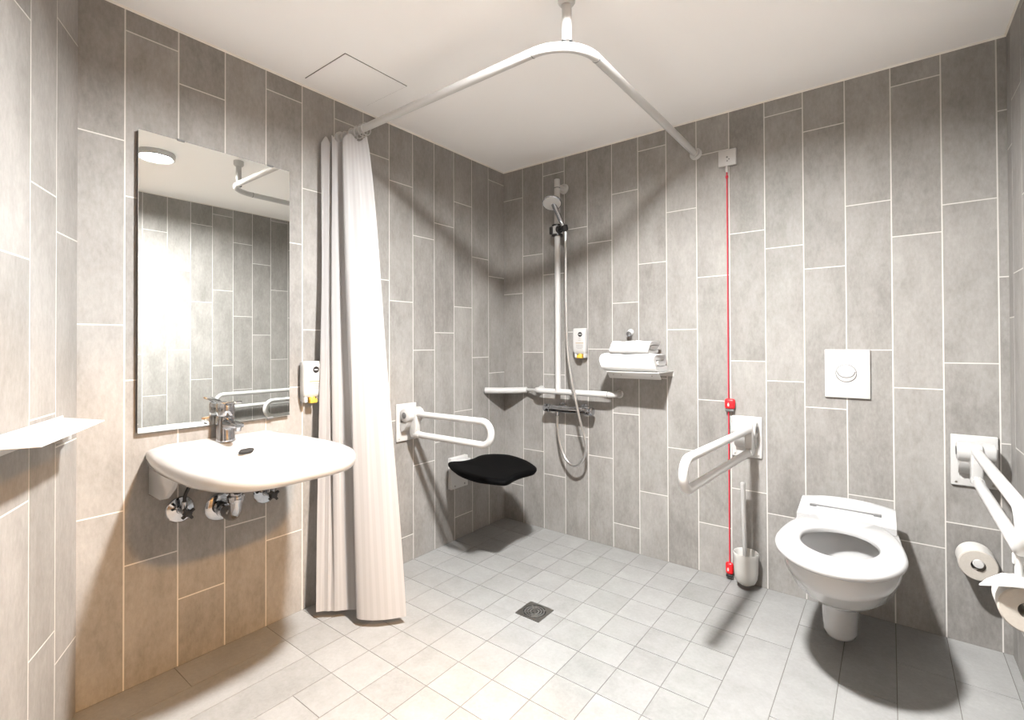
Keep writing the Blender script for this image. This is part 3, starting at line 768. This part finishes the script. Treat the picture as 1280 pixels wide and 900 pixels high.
# seat ring
def seat_out(z, o=0.0):
    pts = []
    for x, y in dshape(.1835 - o, -.768 + o, -.225, .158 - o): pts.append(V((TX + x, y, z)))
    return pts
hole = lambda z, o=0.0: ering(0, -.485, .113 - o, .150 - o, z)
mb = MB(45)
mb.rings([hole(.4245), seat_out(.4245, .006), seat_out(.429, .001), seat_out(.437), seat_out(.444, .003), seat_out(.4475, .011), hole(.4465, -.010), hole(.443, -.002), hole(.436, .0015), hole(.4245)], False, False); mb.build('seat', M['seat_plastic'], t)
# raised back ledge behind the seat
mb = MB(45)
def ledge(y, zt, zb, bow, hw=.157):
    r = []
    for k in range(13):
        u = -1 + 2 * k / 12
        r.append(V((TX + hw * u, y + 0 * u, zt + bow * (1 - u * u))))
    return r + [V((TX + hw * (1 - 2 * k / 12), y, zb)) for k in range(13)]
mb.rings([ledge(-.245, .446, .424, 0), ledge(-.225, .4478, .424, 0), ledge(-.20, .452, .424, .002), ledge(-.11, .475, .422, .014, .155), ledge(-.095, .4775, .422, .016, .154), ledge(-.085, .472, .422, .015, .152), ledge(-.075, .455, .422, .012, .150)])
mb.build('back_ledge', M['seat_plastic'], t)
mb = MB(); mb.tube([(TX - .108, -.168, .4665), (TX + .100, -.168, .4665)], .0034, 10)
for s in (-.108, .100): mb.box((TX + s, -.168, .4650), (.024, .016, .009), .002)
mb.build('hinge_rod', M['grey_plastic'], t)['label'] = 'metal hinge rod'

# ---------------------------------------------------------------- toilet brush
t = thing('toilet_brush_holder', (1.452, -.062, .02), 'cream white cup-shaped toilet brush holder mounted low on the back wall', 'brush holder')
mb = MB(); mb.lathe([(0, 0), (.022, .002), (.037, .012), (.046, .032), (.050, .06), (.051, .125), (.054, .142), (.052, .147), (.048, .142), (.046, .06), (.03, .02), (0, .014)], (1.452, -.066, .022), n=32); mb.build('cup', M['cream_plastic'], t)
mb = MB(); mb.box((1.452, -.0075, .11), (.05, .014, .09), .005); mb.build('wall_mount', M['cream_plastic'], t)
t = thing('toilet_brush', (1.457, -.066, .05), 'white toilet brush standing in its cup below the grab bar', 'brush')
mb = MB(); mb.tube([(1.448, -.070, .14), (1.447, -.080, .34), (1.446, -.090, .484)], [.0080, .0095, .0105], 14); mb.lathe([(0, 0), (.0105, 0), (.009, .005), (0, .006)], (1.446, -.090, .484)); mb.build('handle', M['white_plastic'], t)
mb = MB(); mb.lathe([(.0, .0), (.02, .002), (.03, .01), (.031, .06), (.024, .075), (.012, .082), (.011, .105), (0, .105)], (1.450, -.066, .0405), n=24); mb.build('brush_head', M['white_plastic'], t)

# ---------------------------------------------------------------- paper rolls
def roll(loc, r, L, label, dark):
    t = thing('toilet_roll', loc, label, 'toilet roll', group='toilet rolls right of the toilet')
    mb = LB(35); ri = .021
    mb.lathe([(ri, 0), (r - .003, 0), (r, .003), (r, L - .003), (r - .003, L), (ri, L), (ri, 0)], (0, 0, 0), (0, 1, 0), 44, caps=False)
    for f in mb.bm.faces:
        pass
    o = mb.build('paper', [M['paper'], M['paper_end']], t)
    for p in o.data.polygons:
        if abs(p.normal.y) > .7: p.material_index = 1
    mb = LB(); mb.lathe([(ri, .0004), (ri - .0012, .0004), (ri - .0012, L - .0004), (ri, L - .0004)], (0, 0, 0), (0, 1, 0), 32, caps=False); mb.build('core', M['paper_end'], t)
    return t
roll((2.219, -.117, .333), .053, .100, 'full paper roll on a white peg on the back wall right of the toilet', 0)
t = thing('roll_peg', (2.219, 0, .333), 'white peg with round end holding the paper roll on the back wall', 'roll holder')
mb = MB(); mb.lathe([(0, .0005), (.022, .0005), (.022, .006), (.0105, .010), (.0105, .118), (.0145, .120), (.0155, .126), (.013, .130), (0, .131)], (2.2185, 0, .3424), (0, -1, 0)); mb.build('peg', M['white_plastic'], t)

roll((2.232, -.845, .492), .054, .092, 'paper roll hanging under the right grab bar below a white flap', 1)
t = thing('roll_holder', (2.222, -.80, .60), 'white paper roll holder with cover flap hung from the right grab bar', 'roll holder')
mb = MB(); mb.box((2.222, -.800, .596), (.024, .012, .026), .003); mb.tube([(2.222, -.800, .612), (2.222, -.800, .550)], .0085, 12); mb.build('post', M['white_plastic'], t)
def flap():
    rr = []
    for y, hw in ((-.872, .030), (-.862, .058), (-.846, .078), (-.822, .062), (-.795, .034)):
        top_, bot_ = [], []
        for k in range(15):
            a = -1 + 2 * k / 14
            x = 2.224 + a * hw; z = .556 - .024 * (a * hw / .078) ** 2
            top_.append(V((x, y, z))); bot_.append(V((x, y, z - .0035)))
        rr.append(top_ + list(reversed(bot_)))
    return rr
mb = MB(); mb.rings(flap()); mb.build('cover_flap', M['white_plastic'], t)
mb = MB(); mb.tube(fillet([(2.232, -.79, .556), (2.232, -.735, .556), (2.232, -.735, .5027), (2.232, -.842, .5027)], .012, 5), .0095, 12); mb.build('spindle', M['white_plastic'], t)

# ---------------------------------------------------------------- camera
cam = bpy.data.cameras.new('camera'); co = bpy.data.objects.new('camera', cam); COL.objects.link(co)
yaw, pitch, rollv = math.radians(-37.5596934), math.radians(.49970472), math.radians(-.22440184)
f_ = V((math.sin(yaw) * math.cos(pitch), math.cos(yaw) * math.cos(pitch), math.sin(pitch)))
r_ = V((math.cos(yaw), -math.sin(yaw), 0)); u_ = r_.cross(f_)
c_, s_ = math.cos(rollv), math.sin(rollv)
r2 = r_ * c_ + u_ * s_; u2 = u_ * c_ - r_ * s_
co.matrix_world = Matrix(((r2.x, u2.x, -f_.x, 1.9787), (r2.y, u2.y, -f_.y, -2.4906), (r2.z, u2.z, -f_.z, 1.1216), (0, 0, 0, 1)))
cam.sensor_width = 36; cam.lens = 614.0267 / 1280 * 36; cam.shift_y = -25.863 / 1280; cam.clip_start = .02
SC.camera = co

w = bpy.data.worlds.new('world'); SC.world = w; w.use_nodes = True
w.node_tree.nodes['Background'].inputs[0].default_value = (.02, .02, .02, 1)
SC.view_settings.view_transform = 'Standard'; SC.view_settings.look = 'None'
SC.view_settings.gamma = 1; SC.view_settings.use_curve_mapping = False
SC.view_settings.exposure = 0.24
SC.cycles.max_bounces = 12; SC.cycles.diffuse_bounces = 8; SC.cycles.sample_clamp_indirect = 8
